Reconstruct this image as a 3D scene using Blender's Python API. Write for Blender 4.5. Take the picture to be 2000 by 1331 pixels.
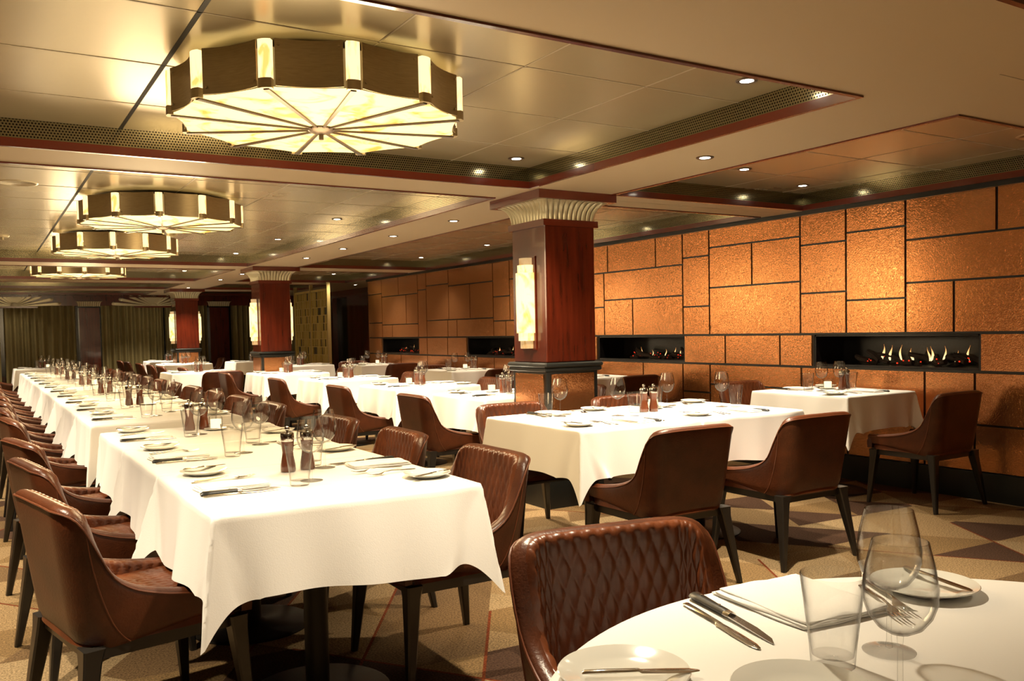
import bpy, math, random
from math import sin, cos, pi, radians, sqrt
from mathutils import Vector, Matrix

for o in list(bpy.data.objects):
    bpy.data.objects.remove(o)
sc = bpy.context.scene
COL = sc.collection

# ------------------------------------------------------------------ camera
F, CYP = 1700.3, 51.1
YAW, PIT, ROLL, CAMH = .5507, -.0415, -.0198, 1.25
fw = Vector((sin(YAW)*cos(PIT), cos(YAW)*cos(PIT), sin(PIT)))
rt = Vector((cos(YAW), -sin(YAW), 0))
up = rt.cross(fw)
r2 = rt*cos(ROLL)+up*sin(ROLL)
u2 = up*cos(ROLL)-rt*sin(ROLL)
cd = bpy.data.cameras.new('camera')
cam = bpy.data.objects.new('camera', cd)
COL.objects.link(cam)
M = Matrix((r2, u2, -fw)).transposed().to_4x4()
M.translation = (0, 0, CAMH)
cam.matrix_world = M
cd.sensor_width = 36
cd.lens = F/2000*36
cd.shift_y = CYP/2000
cd.clip_start = .02
sc.camera = cam

# ------------------------------------------------------------------ world, exposure
w = bpy.data.worlds.new('world')
sc.world = w
w.use_nodes = True
w.node_tree.nodes['Background'].inputs[0].default_value = (1, .8, .55, 1)
w.node_tree.nodes['Background'].inputs[1].default_value = .0
vs = sc.view_settings
vs.view_transform = 'Standard'
vs.look = 'None'
vs.gamma = 1
vs.exposure = 0.35
vs.use_curve_mapping = False
try:
    sc.cycles.transparent_max_bounces = 40
    sc.cycles.max_bounces = 8
    sc.cycles.sample_clamp_indirect = 4
except Exception:
    pass
LAMP = 4.2          # overall level of the small lamps
GLOW = 1.0          # overall level of the alabaster lamps
WARM = (1, .84, .60)

# ------------------------------------------------------------------ materials
MATS = {}


def newmat(name):
    m = bpy.data.materials.new(name)
    m.use_nodes = True
    MATS[name] = m
    nt = m.node_tree
    return m, nt, nt.nodes['Principled BSDF']


def pm(name, col, rough=.5, metal=0, coat=0, spec=.5, var=0, vscale=8, bump=0, bscale=60, sheen=0, stretch=None, coatr=.08):
    m, nt, b = newmat(name)
    b.inputs['Base Color'].default_value = (*col, 1)
    b.inputs['Roughness'].default_value = rough
    b.inputs['Metallic'].default_value = metal
    b.inputs['Specular IOR Level'].default_value = spec
    b.inputs['Coat Weight'].default_value = coat
    b.inputs['Coat Roughness'].default_value = coatr
    b.inputs['Sheen Weight'].default_value = sheen
    tc = nt.nodes.new('ShaderNodeTexCoord')
    mp = nt.nodes.new('ShaderNodeMapping')
    nt.links.new(tc.outputs['Object'], mp.inputs['Vector'])
    if stretch:
        mp.inputs['Scale'].default_value = stretch
    if var:
        n = nt.nodes.new('ShaderNodeTexNoise')
        n.inputs['Scale'].default_value = vscale
        n.inputs['Detail'].default_value = 5
        nt.links.new(mp.outputs[0], n.inputs['Vector'])
        r = nt.nodes.new('ShaderNodeValToRGB')
        r.color_ramp.elements[0].position = .3
        r.color_ramp.elements[1].position = .7
        r.color_ramp.elements[0].color = (*[c*(1-var) for c in col], 1)
        r.color_ramp.elements[1].color = (*[min(1, c*(1+var)) for c in col], 1)
        nt.links.new(n.outputs['Fac'], r.inputs['Fac'])
        nt.links.new(r.outputs['Color'], b.inputs['Base Color'])
    if bump:
        n = nt.nodes.new('ShaderNodeTexNoise')
        n.inputs['Scale'].default_value = bscale
        n.inputs['Detail'].default_value = 3
        nt.links.new(mp.outputs[0], n.inputs['Vector'])
        bp = nt.nodes.new('ShaderNodeBump')
        bp.inputs['Strength'].default_value = bump
        bp.inputs['Distance'].default_value = .004
        nt.links.new(n.outputs['Fac'], bp.inputs['Height'])
        nt.links.new(bp.outputs[0], b.inputs['Normal'])
    return m


def emi(name, col, strength, col2=None, scale=9, stretch=(1, 1, 1)):
    m, nt, b = newmat(name)
    b.inputs['Base Color'].default_value = (*[c*.15 for c in col], 1)
    b.inputs['Roughness'].default_value = .8
    b.inputs['Emission Color'].default_value = (*col, 1)
    b.inputs['Emission Strength'].default_value = strength
    if col2:
        tc = nt.nodes.new('ShaderNodeTexCoord')
        mp = nt.nodes.new('ShaderNodeMapping')
        mp.inputs['Scale'].default_value = stretch
        n = nt.nodes.new('ShaderNodeTexNoise')
        n.inputs['Scale'].default_value = scale
        n.inputs['Detail'].default_value = 3
        n.inputs['Distortion'].default_value = 1.0
        r = nt.nodes.new('ShaderNodeValToRGB')
        r.color_ramp.elements[0].position = .34
        r.color_ramp.elements[0].color = (*col2, 1)
        r.color_ramp.elements[1].position = .50
        r.color_ramp.elements[1].color = (*col, 1)
        nt.links.new(tc.outputs['Object'], mp.inputs[0])
        nt.links.new(mp.outputs[0], n.inputs['Vector'])
        nt.links.new(n.outputs['Fac'], r.inputs['Fac'])
        nt.links.new(r.outputs['Color'], b.inputs['Emission Color'])
    return m


pm('leather', (.070, .019, .0065), .36, var=.32, vscale=9, bump=.25, bscale=140, spec=.42)
pm('leather_quilt', (.108, .030, .010), .33, var=.28, vscale=9, bump=.12, bscale=140, spec=.42)
pm('piping', (.12, .035, .014), .4)
pm('dark_wood', (.012, .010, .008), .38, coat=.25)
pm('mahogany', (.068, .009, .003), .22, coat=.4, var=.35, vscale=5, stretch=(6, 6, .5), coatr=.05)
pm('moulding_wood', (.09, .012, .005), .25, coat=.5)
pm('black_paint', (.008, .009, .008), .35)
pm('black_metal', (.006, .005, .004), .45, metal=.3)
pm('soffit', (.44, .35, .225), .6)
pm('ceiling_tile', (.44, .38, .25), .25, metal=.4, var=.05, vscale=1.2)
pm('seam_dark', (.008, .007, .005), .7)
pm('seam_grey', (.26, .22, .15), .5)
pm('bronze', (.42, .34, .20), .42, metal=.85, var=.1, vscale=20, stretch=(1, 1, 14))
pm('bronze_dark', (.09, .065, .045), .4, metal=.7)
pm('gold_plaster', (.46, .42, .28), .34, metal=.35)
pm('gold_frame', (.34, .27, .11), .35, metal=.6)
pm('screen_slat', (.46, .35, .10), .38, metal=.5)
pm('screen_dark', (.008, .007, .004), .5)
pm('cloth', (.86, .85, .82), .85, sheen=.2, bump=.10, bscale=260)
pm('napkin', (.86, .85, .82), .85, bump=.2, bscale=200)
pm('china', (.80, .80, .74), .12, coat=.5)
pm('steel', (.62, .60, .56), .16, metal=1)
pm('blade_steel', (.45, .44, .42), .2, metal=1)
pm('knife_handle', (.006, .006, .006), .38)
pm('mill_wood', (.12, .032, .012), .25, coat=.5)
pm('curtain', (.20, .165, .070), .8, var=.1, vscale=3)
pm('night', (.004, .005, .006), .2)
pm('firebox', (.006, .005, .005), .25)
pm('log', (.02, .012, .009), .8, bump=.5, bscale=30)
emi('ember', (1, .04, .01), .9)
emi('alabaster', (1, .76, .30), 1.5*GLOW, (.72, .26, .02), 6.5, (1, 1, 1))
emi('alabaster_strip', (1, .70, .32), 1.5*GLOW, (1, .42, .1), 9, (3, 3, 1))
emi('alabaster_end', (.95, .62, .28), .5*GLOW, (.7, .36, .1), 9, (3, 3, 1))
emi('sconce_glow', (1, .76, .36), 1.5*GLOW, (.8, .36, .05), 9, (1, 1, .6))
emi('lamp', (1, .88, .68), 30)
emi('candle_glow', (1, .75, .42), 1.6)


def flame_mat():
    m, nt, b = newmat('flame')
    tc = nt.nodes.new('ShaderNodeTexCoord')
    sp = nt.nodes.new('ShaderNodeSeparateXYZ')
    r = nt.nodes.new('ShaderNodeValToRGB')
    r.color_ramp.elements[0].color = (1, .75, .35, 1)
    r.color_ramp.elements[1].color = (.7, .22, .03, 1)
    nt.links.new(tc.outputs['Generated'], sp.inputs[0])
    nt.links.new(sp.outputs['Z'], r.inputs['Fac'])
    nt.links.new(r.outputs[0], b.inputs['Emission Color'])
    b.inputs['Emission Strength'].default_value = 1.6
    b.inputs['Base Color'].default_value = (0, 0, 0, 1)


flame_mat()


def glass_mat():
    m, nt, b = newmat('glass')
    nt.nodes.remove(b)
    out = nt.nodes['Material Output']
    tr = nt.nodes.new('ShaderNodeBsdfTransparent')
    tr.inputs[0].default_value = (.99, .99, .985, 1)
    edge = nt.nodes.new('ShaderNodeBsdfTransparent')
    edge.inputs[0].default_value = (.07, .06, .045, 1)
    gl = nt.nodes.new('ShaderNodeBsdfGlossy')
    gl.inputs['Roughness'].default_value = .02
    lw = nt.nodes.new('ShaderNodeLayerWeight')
    lw.inputs['Blend'].default_value = .5
    pw = nt.nodes.new('ShaderNodeMath')
    pw.operation = 'POWER'
    pw.inputs[1].default_value = 4.0
    fr = nt.nodes.new('ShaderNodeMath')
    fr.operation = 'MULTIPLY_ADD'
    fr.inputs[1].default_value = .55
    fr.inputs[2].default_value = .05
    nt.links.new(lw.outputs['Facing'], pw.inputs[0])
    nt.links.new(pw.outputs[0], fr.inputs[0])
    m1 = nt.nodes.new('ShaderNodeMixShader')
    m2 = nt.nodes.new('ShaderNodeMixShader')
    nt.links.new(pw.outputs[0], m1.inputs[0])
    nt.links.new(tr.outputs[0], m1.inputs[1])
    nt.links.new(edge.outputs[0], m1.inputs[2])
    nt.links.new(fr.outputs[0], m2.inputs[0])
    nt.links.new(m1.outputs[0], m2.inputs[1])
    nt.links.new(gl.outputs[0], m2.inputs[2])
    nt.links.new(m2.outputs[0], out.inputs[0])


glass_mat()


def copper_mat():
    m, nt, b = newmat('copper')
    b.inputs['Base Color'].default_value = (.60, .26, .10, 1)
    b.inputs['Metallic'].default_value = .86
    b.inputs['Roughness'].default_value = .20
    tc = nt.nodes.new('ShaderNodeTexCoord')
    v = nt.nodes.new('ShaderNodeTexNoise')
    v.inputs['Scale'].default_value = 42
    v.inputs['Detail'].default_value = 2
    v.inputs['Distortion'].default_value = 2.5
    bp = nt.nodes.new('ShaderNodeBump')
    bp.inputs['Strength'].default_value = .6
    bp.inputs['Distance'].default_value = .0022
    nt.links.new(tc.outputs['Object'], v.inputs['Vector'])
    nt.links.new(v.outputs['Fac'], bp.inputs['Height'])
    nt.links.new(bp.outputs[0], b.inputs['Normal'])


copper_mat()


def perforated():
    m, nt, b = newmat('perforated_metal')
    tc = nt.nodes.new('ShaderNodeTexCoord')
    sp = nt.nodes.new('ShaderNodeSeparateXYZ')
    nt.links.new(tc.outputs['Object'], sp.inputs[0])

    def mth(op, a, c=None, v=None):
        n = nt.nodes.new('ShaderNodeMath')
        n.operation = op
        nt.links.new(a, n.inputs[0])
        if c is not None:
            nt.links.new(c, n.inputs[1])
        elif v is not None:
            n.inputs[1].default_value = v
        return n.outputs[0]
    xy = mth('ADD', sp.outputs[0], sp.outputs[1])
    s = .0135
    z = sp.outputs[2]
    row = mth('FLOOR', mth('DIVIDE', z, v=s))
    half = mth('MULTIPLY', mth('MODULO', row, v=2), v=.5)
    fx = mth('SUBTRACT', mth('FRACT', mth('ADD', mth('DIVIDE', xy, v=s*1.1), half)), v=.5)
    fz = mth('SUBTRACT', mth('FRACT', mth('DIVIDE', z, v=s)), v=.5)
    d = mth('SQRT', mth('ADD', mth('MULTIPLY', fx, fx), mth('MULTIPLY', fz, fz)))
    hole = mth('LESS_THAN', d, v=.30)
    mx = nt.nodes.new('ShaderNodeMix')
    mx.data_type = 'RGBA'
    mx.inputs[6].default_value = (.30, .27, .17, 1)
    mx.inputs[7].default_value = (.012, .01, .006, 1)
    nt.links.new(hole, mx.inputs[0])
    nt.links.new(mx.outputs[2], b.inputs['Base Color'])
    b.inputs['Metallic'].default_value = .9
    b.inputs['Roughness'].default_value = .16


perforated()


def carpet():
    m, nt, b = newmat('carpet')
    tc = nt.nodes.new('ShaderNodeTexCoord')
    sp = nt.nodes.new('ShaderNodeSeparateXYZ')
    nt.links.new(tc.outputs['Object'], sp.inputs[0])

    def mth(op, a, c=None, v=None):
        n = nt.nodes.new('ShaderNodeMath')
        n.operation = op
        nt.links.new(a, n.inputs[0])
        if c is not None:
            nt.links.new(c, n.inputs[1])
        elif v is not None:
            n.inputs[1].default_value = v
        return n.outputs[0]

    def lin(ax, ay, off):
        return mth('ADD', mth('ADD', mth('MULTIPLY', sp.outputs[0], v=ax), mth('MULTIPLY', sp.outputs[1], v=ay)), v=off)
    fams = []
    for ang, s, off in ((3, .44, .2), (55, .47, .1), (122, .47, .33)):
        a = radians(ang)
        fams.append(lin(sin(a)/s, cos(a)/s, off))
    ids = [mth('FLOOR', f) for f in fams]
    cv = nt.nodes.new('ShaderNodeCombineXYZ')
    for i in range(3):
        nt.links.new(ids[i], cv.inputs[i])
    wn = nt.nodes.new('ShaderNodeTexWhiteNoise')
    wn.noise_dimensions = '3D'
    nt.links.new(cv.outputs[0], wn.inputs['Vector'])
    rp = nt.nodes.new('ShaderNodeValToRGB')
    rp.color_ramp.interpolation = 'CONSTANT'
    el = rp.color_ramp.elements
    el[0].position = 0
    el[0].color = (.27, .18, .09, 1)
    el[1].position = .3
    el[1].color = (.20, .125, .055, 1)
    for p, c in ((.52, (.15, .092, .044)), (.70, (.068, .036, .022)), (.9, (.31, .22, .12))):
        e = el.new(p)
        e.color = (*c, 1)
    nt.links.new(wn.outputs['Value'], rp.inputs['Fac'])
    # fine red lines along one family of edges, only in some cells
    col = rp.outputs['Color']
    for i, j, k in ((1, 0, 2), (2, 0, 1)):
        fr = mth('FRACT', fams[i])
        ln = mth('LESS_THAN', fr, v=.026)
        c2 = nt.nodes.new('ShaderNodeCombineXYZ')
        nt.links.new(ids[i], c2.inputs[0])
        half = mth('FLOOR', mth('MULTIPLY', ids[j], v=.5))
        nt.links.new(half, c2.inputs[1])
        w2 = nt.nodes.new('ShaderNodeTexWhiteNoise')
        w2.noise_dimensions = '3D'
        nt.links.new(c2.outputs[0], w2.inputs['Vector'])
        on = mth('LESS_THAN', w2.outputs['Value'], v=.3)
        f = mth('MULTIPLY', ln, on)
        mx = nt.nodes.new('ShaderNodeMix')
        mx.data_type = 'RGBA'
        mx.inputs[7].default_value = (.14, .032, .010, 1)
        nt.links.new(f, mx.inputs[0])
        nt.links.new(col, mx.inputs[6])
        col = mx.outputs[2]
    n = nt.nodes.new('ShaderNodeTexNoise')
    n.inputs['Scale'].default_value = 130
    n.inputs['Detail'].default_value = 3
    nt.links.new(tc.outputs['Object'], n.inputs['Vector'])
    r2_ = nt.nodes.new('ShaderNodeValToRGB')
    r2_.color_ramp.elements[0].position = .38
    r2_.color_ramp.elements[0].color = (.45, .45, .45, 1)
    r2_.color_ramp.elements[1].position = .62
    r2_.color_ramp.elements[1].color = (1.0, 1.0, 1.0, 1)
    nt.links.new(n.outputs['Fac'], r2_.inputs['Fac'])
    mu = nt.nodes.new('ShaderNodeMix')
    mu.data_type = 'RGBA'
    mu.blend_type = 'MULTIPLY'
    mu.inputs[0].default_value = 1
    nt.links.new(col, mu.inputs[6])
    nt.links.new(r2_.outputs[0], mu.inputs[7])
    nt.links.new(mu.outputs[2], b.inputs['Base Color'])
    b.inputs['Roughness'].default_value = .95
    b.inputs['Specular IOR Level'].default_value = .1
    bp = nt.nodes.new('ShaderNodeBump')
    bp.inputs['Strength'].default_value = .5
    bp.inputs['Distance'].default_value = .004
    nt.links.new(n.outputs['Fac'], bp.inputs['Height'])
    nt.links.new(bp.outputs[0], b.inputs['Normal'])


carpet()


# ------------------------------------------------------------------ mesh helpers
class MB:
    def __init__(s):
        s.v = []
        s.f = []

    def add(s, vs, fs):
        n = len(s.v)
        s.v += [tuple(p) for p in vs]
        s.f += [tuple(i+n for i in f) for f in fs]
        return s

    def box(s, a, b, bev=0):
        x0, y0, z0 = a
        x1, y1, z1 = b
        if bev:
            # chamfered vertical edges and top
            c = bev
            ring = [(x0+c, y0), (x1-c, y0), (x1, y0+c), (x1, y1-c), (x1-c, y1), (x0+c, y1), (x0, y1-c), (x0, y0+c)]
            cx, cy = (x0+x1)/2, (y0+y1)/2

            def ins(p, d):
                return (p[0]+(d if p[0] < cx else -d), p[1]+(d if p[1] < cy else -d))
            L = [[(*ins(p, c), z0) for p in ring], [(*p, z0+c) for p in ring], [(*p, z1-c) for p in ring], [(*ins(p, c), z1) for p in ring]]
            vs = sum(L, [])
            fs = [tuple(reversed(range(8))), tuple(range(24, 32))]
            for k in range(3):
                for i in range(8):
                    j = (i+1) % 8
                    fs.append((k*8+i, k*8+j, k*8+8+j, k*8+8+i))
            return s.add(vs, fs)
        return s.add([(x0, y0, z0), (x1, y0, z0), (x1, y1, z0), (x0, y1, z0), (x0, y0, z1), (x1, y0, z1), (x1, y1, z1), (x0, y1, z1)],
                     [(3, 2, 1, 0), (4, 5, 6, 7), (0, 1, 5, 4), (1, 2, 6, 5), (2, 3, 7, 6), (3, 0, 4, 7)])

    def lathe(s, prof, n=24, c=(0, 0, 0), closed=False):
        """prof: list of (r,z); revolve about z."""
        vs = []
        for r, z in prof:
            for i in range(n):
                a = 2*pi*i/n
                vs.append((c[0]+r*cos(a), c[1]+r*sin(a), c[2]+z))
        fs = []
        m = len(prof)
        for k in range(m-1 if not closed else m):
            k2 = (k+1) % m
            for i in range(n):
                j = (i+1) % n
                fs.append((k*n+i, k*n+j, k2*n+j, k2*n+i))
        if not closed:
            if prof[0][0] > 1e-5:
                fs.append(tuple(reversed(range(n))))
            if prof[-1][0] > 1e-5:
                fs.append(tuple((m-1)*n+i for i in range(n)))
        return s.add(vs, fs)

    def loft(s, rings, cap=True, loop=True):
        n = len(rings[0])
        vs = sum([list(r) for r in rings], [])
        fs = []
        for k in range(len(rings)-1):
            for i in range(n if loop else n-1):
                j = (i+1) % n
                fs.append((k*n+i, k*n+j, (k+1)*n+j, (k+1)*n+i))
        if cap and loop:
            fs.append(tuple(reversed(range(n))))
            fs.append(tuple((len(rings)-1)*n+i for i in range(n)))
        return s.add(vs, fs)

    def tube(s, pts, r, n=8):
        rings = []
        pts = [Vector(p) for p in pts]
        for i, p in enumerate(pts):
            t = (pts[min(i+1, len(pts)-1)]-pts[max(i-1, 0)]).normalized()
            a = t.cross(Vector((0, 0, 1)))
            if a.length < 1e-3:
                a = t.cross(Vector((1, 0, 0)))
            a.normalize()
            b = t.cross(a)
            rr = r[i] if isinstance(r, (list, tuple)) else r
            rings.append([tuple(p+a*rr*cos(2*pi*k/n)+b*rr*sin(2*pi*k/n)) for k in range(n)])
        return s.loft(rings)

    def build(s, name, mat, parent=None, smooth=40, loc=(0, 0, 0), rz=0):
        me = bpy.data.meshes.new(name)
        me.from_pydata(s.v, [], s.f)
        me.update()
        me.materials.append(MATS[mat])
        if smooth:
            me.polygons.foreach_set('use_smooth', [True]*len(me.polygons))
            me.set_sharp_from_angle(angle=radians(smooth))
        o = bpy.data.objects.new(name, me)
        COL.objects.link(o)
        o.location = loc
        o.rotation_euler = (0, 0, rz)
        if parent:
            o.parent = parent
        return o


def tag(o, label=None, cat=None, group=None, kind=None):
    if label:
        o['label'] = label
    if cat:
        o['category'] = cat
    if group:
        o['group'] = group
    if kind:
        o['kind'] = kind
    return o


def empty(name, loc=(0, 0, 0), rz=0):
    o = bpy.data.objects.new(name, None)
    COL.objects.link(o)
    o.empty_display_size = .05
    o.location = loc
    o.rotation_euler = (0, 0, rz)
    return o


def copy_tree(o, parent=None):
    c = o.copy()
    COL.objects.link(c)
    if parent:
        c.parent = parent
    for ch in list(o.children):
        copy_tree(ch, c)
    return c


USED = set()


def place(proto, loc, rz, label, cat, group=None):
    """first use moves the prototype itself, later uses are copies"""
    if proto.name not in USED:
        USED.add(proto.name)
        o = proto
    else:
        o = copy_tree(proto)
        USED.add(o.name)
    o.location = loc
    o.rotation_euler = (0, 0, rz)
    tag(o, label, cat, group)
    return o


def struct(mb, name, mat, parent=None, smooth=40):
    o = mb.build(name, mat, parent, smooth)
    if not parent:
        o['kind'] = 'structure'
    return o


def sstep(a, b, x):
    t = max(0, min(1, (x-a)/(b-a)))
    return t*t*(3-2*t)


# ------------------------------------------------------------------ room
ZS, ZC = 2.20, 2.33           # soffit, coffer ceiling
WX = 5.964                    # copper wall face
X0, X1, Y0, Y1 = -3.6, 7.2, -3.4, 21.0
cof_x = [(-3.45, -1.37), (-.69, 3.19), (3.87, 5.88)]
cof_y = [(-3.0, 1.46), (2.35, 4.92), (5.37, 12.02), (12.68, 15.41), (16.21, 18.09), (19.0, 20.6)]
struct(MB().box((X0, Y0, -.1), (X1, Y1, 0)), 'floor', 'carpet', smooth=0)
struct(MB().box((X0-.1, Y0, 0), (X0, Y1, 2.5)), 'wall_left', 'mahogany', smooth=0)
struct(MB().box((X0, Y0-.1, 0), (X1, Y0, 2.5)), 'wall_front', 'mahogany', smooth=0)
struct(MB().box((X0, Y1, 0), (X1, Y1+.1, 2.5)), 'wall_back', 'mahogany', smooth=0)

# ceiling: soffit slab with openings, tile sheet above
mb = MB()
xs = sorted({X0, X1, *[v for c in cof_x for v in c]})
ys = sorted({Y0, Y1, *[v for c in cof_y for v in c]})
for a, b in zip(xs, xs[1:]):
    for c, d in zip(ys, ys[1:]):
        mx, my = (a+b)/2, (c+d)/2
        if any(p < mx < q for p, q in cof_x) and any(p < my < q for p, q in cof_y):
            continue
        mb.box((a, c, ZS), (b, d, ZC+.05))
ceil = struct(mb, 'ceiling', 'soffit', smooth=0)
tiles = struct(MB().box((X0, Y0, ZC), (X1, Y1, ZC+.06)), 'ceiling_tiles', 'ceiling_tile', smooth=0)
tiles['kind'] = 'structure'
# tile seams, coffer by coffer
sd, sg = MB(), MB()
for ci, (a, b) in enumerate(cof_x):
    for (c, d) in cof_y:
        x = (.675 if ci == 1 else (-2.9 if ci == 0 else 4.35))
        k = 0
        while x < b-.05:
            w_ = .009 if (ci == 1 and k == 0) else .004
            (sd if (ci == 1 and k == 0) else sg).box((x-w_, c, ZC-.0015), (x+w_, d, ZC+.01))
            x += .64
            k += 1
        y = {2.35: 3.04, 5.37: 5.62}.get(c, c+.45)
        while y < d-.05:
            sg.box((a, y-.004, ZC-.0015), (b, y+.004, ZC+.01))
            y += .66
struct(sd, 'trim_1', 'seam_dark', smooth=0)
struct(sg, 'trim_2', 'seam_grey', smooth=0)
# mouldings and perforated metal bands lining each coffer
wm, pf = MB(), MB()
for a, b in cof_x:
    for c, d in cof_y:
        t, q = .022, .012
        for (xa, ya, xb, yb) in ((a, c, b, c+t), (a, d-t, b, d), (a, c+t, a+t, d-t), (b-t, c+t, b, d-t)):
            wm.box((xa, ya, ZS-.008), (xb, yb, ZS+.036))
        for (xa, ya, xb, yb) in ((a, c, b, c+q), (a, d-q, b, d), (a, c+q, a+q, d-q), (b-q, c+q, b, d-q)):
            pf.box((xa, ya, ZS+.036), (xb, yb, ZC))
struct(wm, 'trim_3', 'moulding_wood', smooth=0)
struct(pf, 'trim_4', 'perforated_metal', smooth=0)
# thin joints in the flat soffit
jm = MB()
for y in (-.2, 1.9, 5.14):
    jm.box((3.4, y-.002, ZS-.001), (5.9, y+.002, ZS+.01))
struct(jm, 'trim_5', 'seam_grey', smooth=0)

# ------------------------------------------------------------------ copper wall
wr = MB()
FIRE = [(3.475, 4.885), (6.455, 7.855), (9.52, 10.92), (12.515, 13.98)]
FZ0, FZ1 = .90, 1.165
ye = [Y0]+[v for f in FIRE for v in f]+[14.56]
for i in range(len(ye)-1):
    a, b = ye[i], ye[i+1]
    if i % 2 == 0:
        wr.box((WX+.012, a, 0), (7.0, b, 2.5))
    else:
        wr.box((WX+.012, a, 0), (7.0, b, FZ0))
        wr.box((WX+.012, a, FZ1), (7.0, b, 2.5))
        wr.box((WX+.40, a, FZ0), (7.0, b, FZ1))
wall = struct(wr, 'wall_right', 'black_paint', smooth=0)
PAN = [(2.64, 3.35, 1.87, 2.17), (3.35, 4.035, 1.87, 2.17), (2.64, 4.035, 1.55, 1.865), (3.655, 4.035, 1.175, 1.545), (2.64, 3.655, 1.175, 1.545),
       (4.035, 4.56, 1.98, 2.17), (4.035, 4.56, 1.44, 1.975), (4.035, 4.56, 1.175, 1.435),
       (4.56, 5.015, 1.92, 2.17), (4.56, 5.015, 1.515, 1.915), (4.56, 5.015, 1.175, 1.51),
       (5.015, 6.09, 2.0, 2.17), (5.555, 6.09, 1.62, 1.995), (5.015, 5.555, 1.62, 1.995), (5.015, 6.09, 1.175, 1.615),
       (6.09, 6.455, 1.93, 2.17), (6.09, 6.455, 1.45, 1.925), (6.09, 6.455, 1.175, 1.445),
       (7.65, 8.25, 1.87, 2.17), (6.855, 7.65, 1.87, 2.17), (6.455, 6.855, 1.87, 2.17),
       (7.72, 8.25, 1.49, 1.865), (7.72, 8.25, 1.175, 1.485), (6.455, 7.72, 1.565, 1.865), (7.23, 7.72, 1.175, 1.56), (6.455, 7.23, 1.175, 1.56),
       (8.25, 8.92, 1.8, 2.17), (8.25, 8.92, 1.4, 1.795), (8.25, 8.92, 1.175, 1.395),
       (13.94, 14.55, 1.93, 2.17), (13.94, 14.55, 1.43, 1.925), (13.94, 14.55, 1.175, 1.425),
       (13.24, 13.94, 1.87, 2.17), (12.51, 13.24, 1.87, 2.17), (12.955, 13.94, 1.39, 1.865), (12.51, 12.955, 1.39, 1.865),
       (13.52, 13.94, 1.175, 1.385), (12.51, 13.52, 1.175, 1.385),
       (12.205, 12.51, 1.915, 2.17), (12.205, 12.51, 1.175, 1.91),
       (11.46, 12.205, 1.965, 2.17), (11.46, 12.205, 1.43, 1.96), (11.50, 12.205, 1.175, 1.425),
       (10.16, 11.46, 1.925, 2.17), (10.81, 11.46, 1.43, 1.92), (10.16, 10.81, 1.43, 1.92),
       (11.21, 11.50, 1.175, 1.425), (10.16, 11.21, 1.175, 1.425),
       (9.73, 10.16, 1.71, 2.17), (9.73, 10.16, 1.385, 1.705), (9.84, 10.16, 1.175, 1.38),
       (8.92, 9.73, 1.925, 2.17), (8.92, 9.73, 1.385, 1.92), (8.92, 9.84, 1.175, 1.38),
       # beside the fires
       (2.56, 3.465, .9, 1.165), (4.895, 5.24, .9, 1.165), (5.24, 5.89, .9, 1.165), (5.89, 6.445, .9, 1.165), (7.865, 8.35, .9, 1.165),
       (8.35, 9.51, .9, 1.165), (10.93, 11.52, .9, 1.165), (11.52, 12.21, .9, 1.165), (12.21, 12.505, .9, 1.165), (13.99, 14.55, .9, 1.165),
       # below the fires
       (2.6, 3.5, .525, .89), (2.6, 3.5, .195, .52), (3.5, 3.88, .195, .89), (3.88, 4.55, .195, .89), (4.55, 5.01, .195, .89),
       (5.01, 6.09, .705, .89), (5.01, 6.09, .195, .70), (6.09, 6.465, .62, .89), (6.09, 6.465, .195, .615), (6.465, 7.07, .195, .89),
       (7.07, 8.1, .195, .89), (8.1, 9.1, .195, .89), (9.1, 10.16, .195, .89), (10.16, 10.91, .195, .89), (10.91, 12.21, .195, .89), (12.21, 13.2, .195, .89), (13.2, 14.55, .195, .89)]
for z0, z1, cut in ((1.87, 2.17, .7), (1.55, 1.865, 1.3), (1.175, 1.545, .9), (.9, 1.165, 1.1), (.525, .89, .95), (.195, .52, 1.2)):
    y = 2.62
    while y > Y0+.3:
        PAN.append((max(Y0, y-cut), y, z0, z1))
        y -= cut
for y0, y1, z0, z1 in PAN:
    g = .009
    p = MB()
    p.box((WX-.004, y0+g, z0+g*.6), (WX+.014, y1-g, z1-g*.6))
    p.build('copper_panel', 'copper', wall, smooth=0)
struct(MB().box((WX-.03, Y0, 0), (WX+.02, 14.56, .19)), 'baseboard_right', 'black_paint', smooth=0)
struct(MB().box((WX-.035, Y0, 2.165), (WX+.02, 14.56, 2.2)), 'trim_6', 'black_paint', smooth=0)

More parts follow.
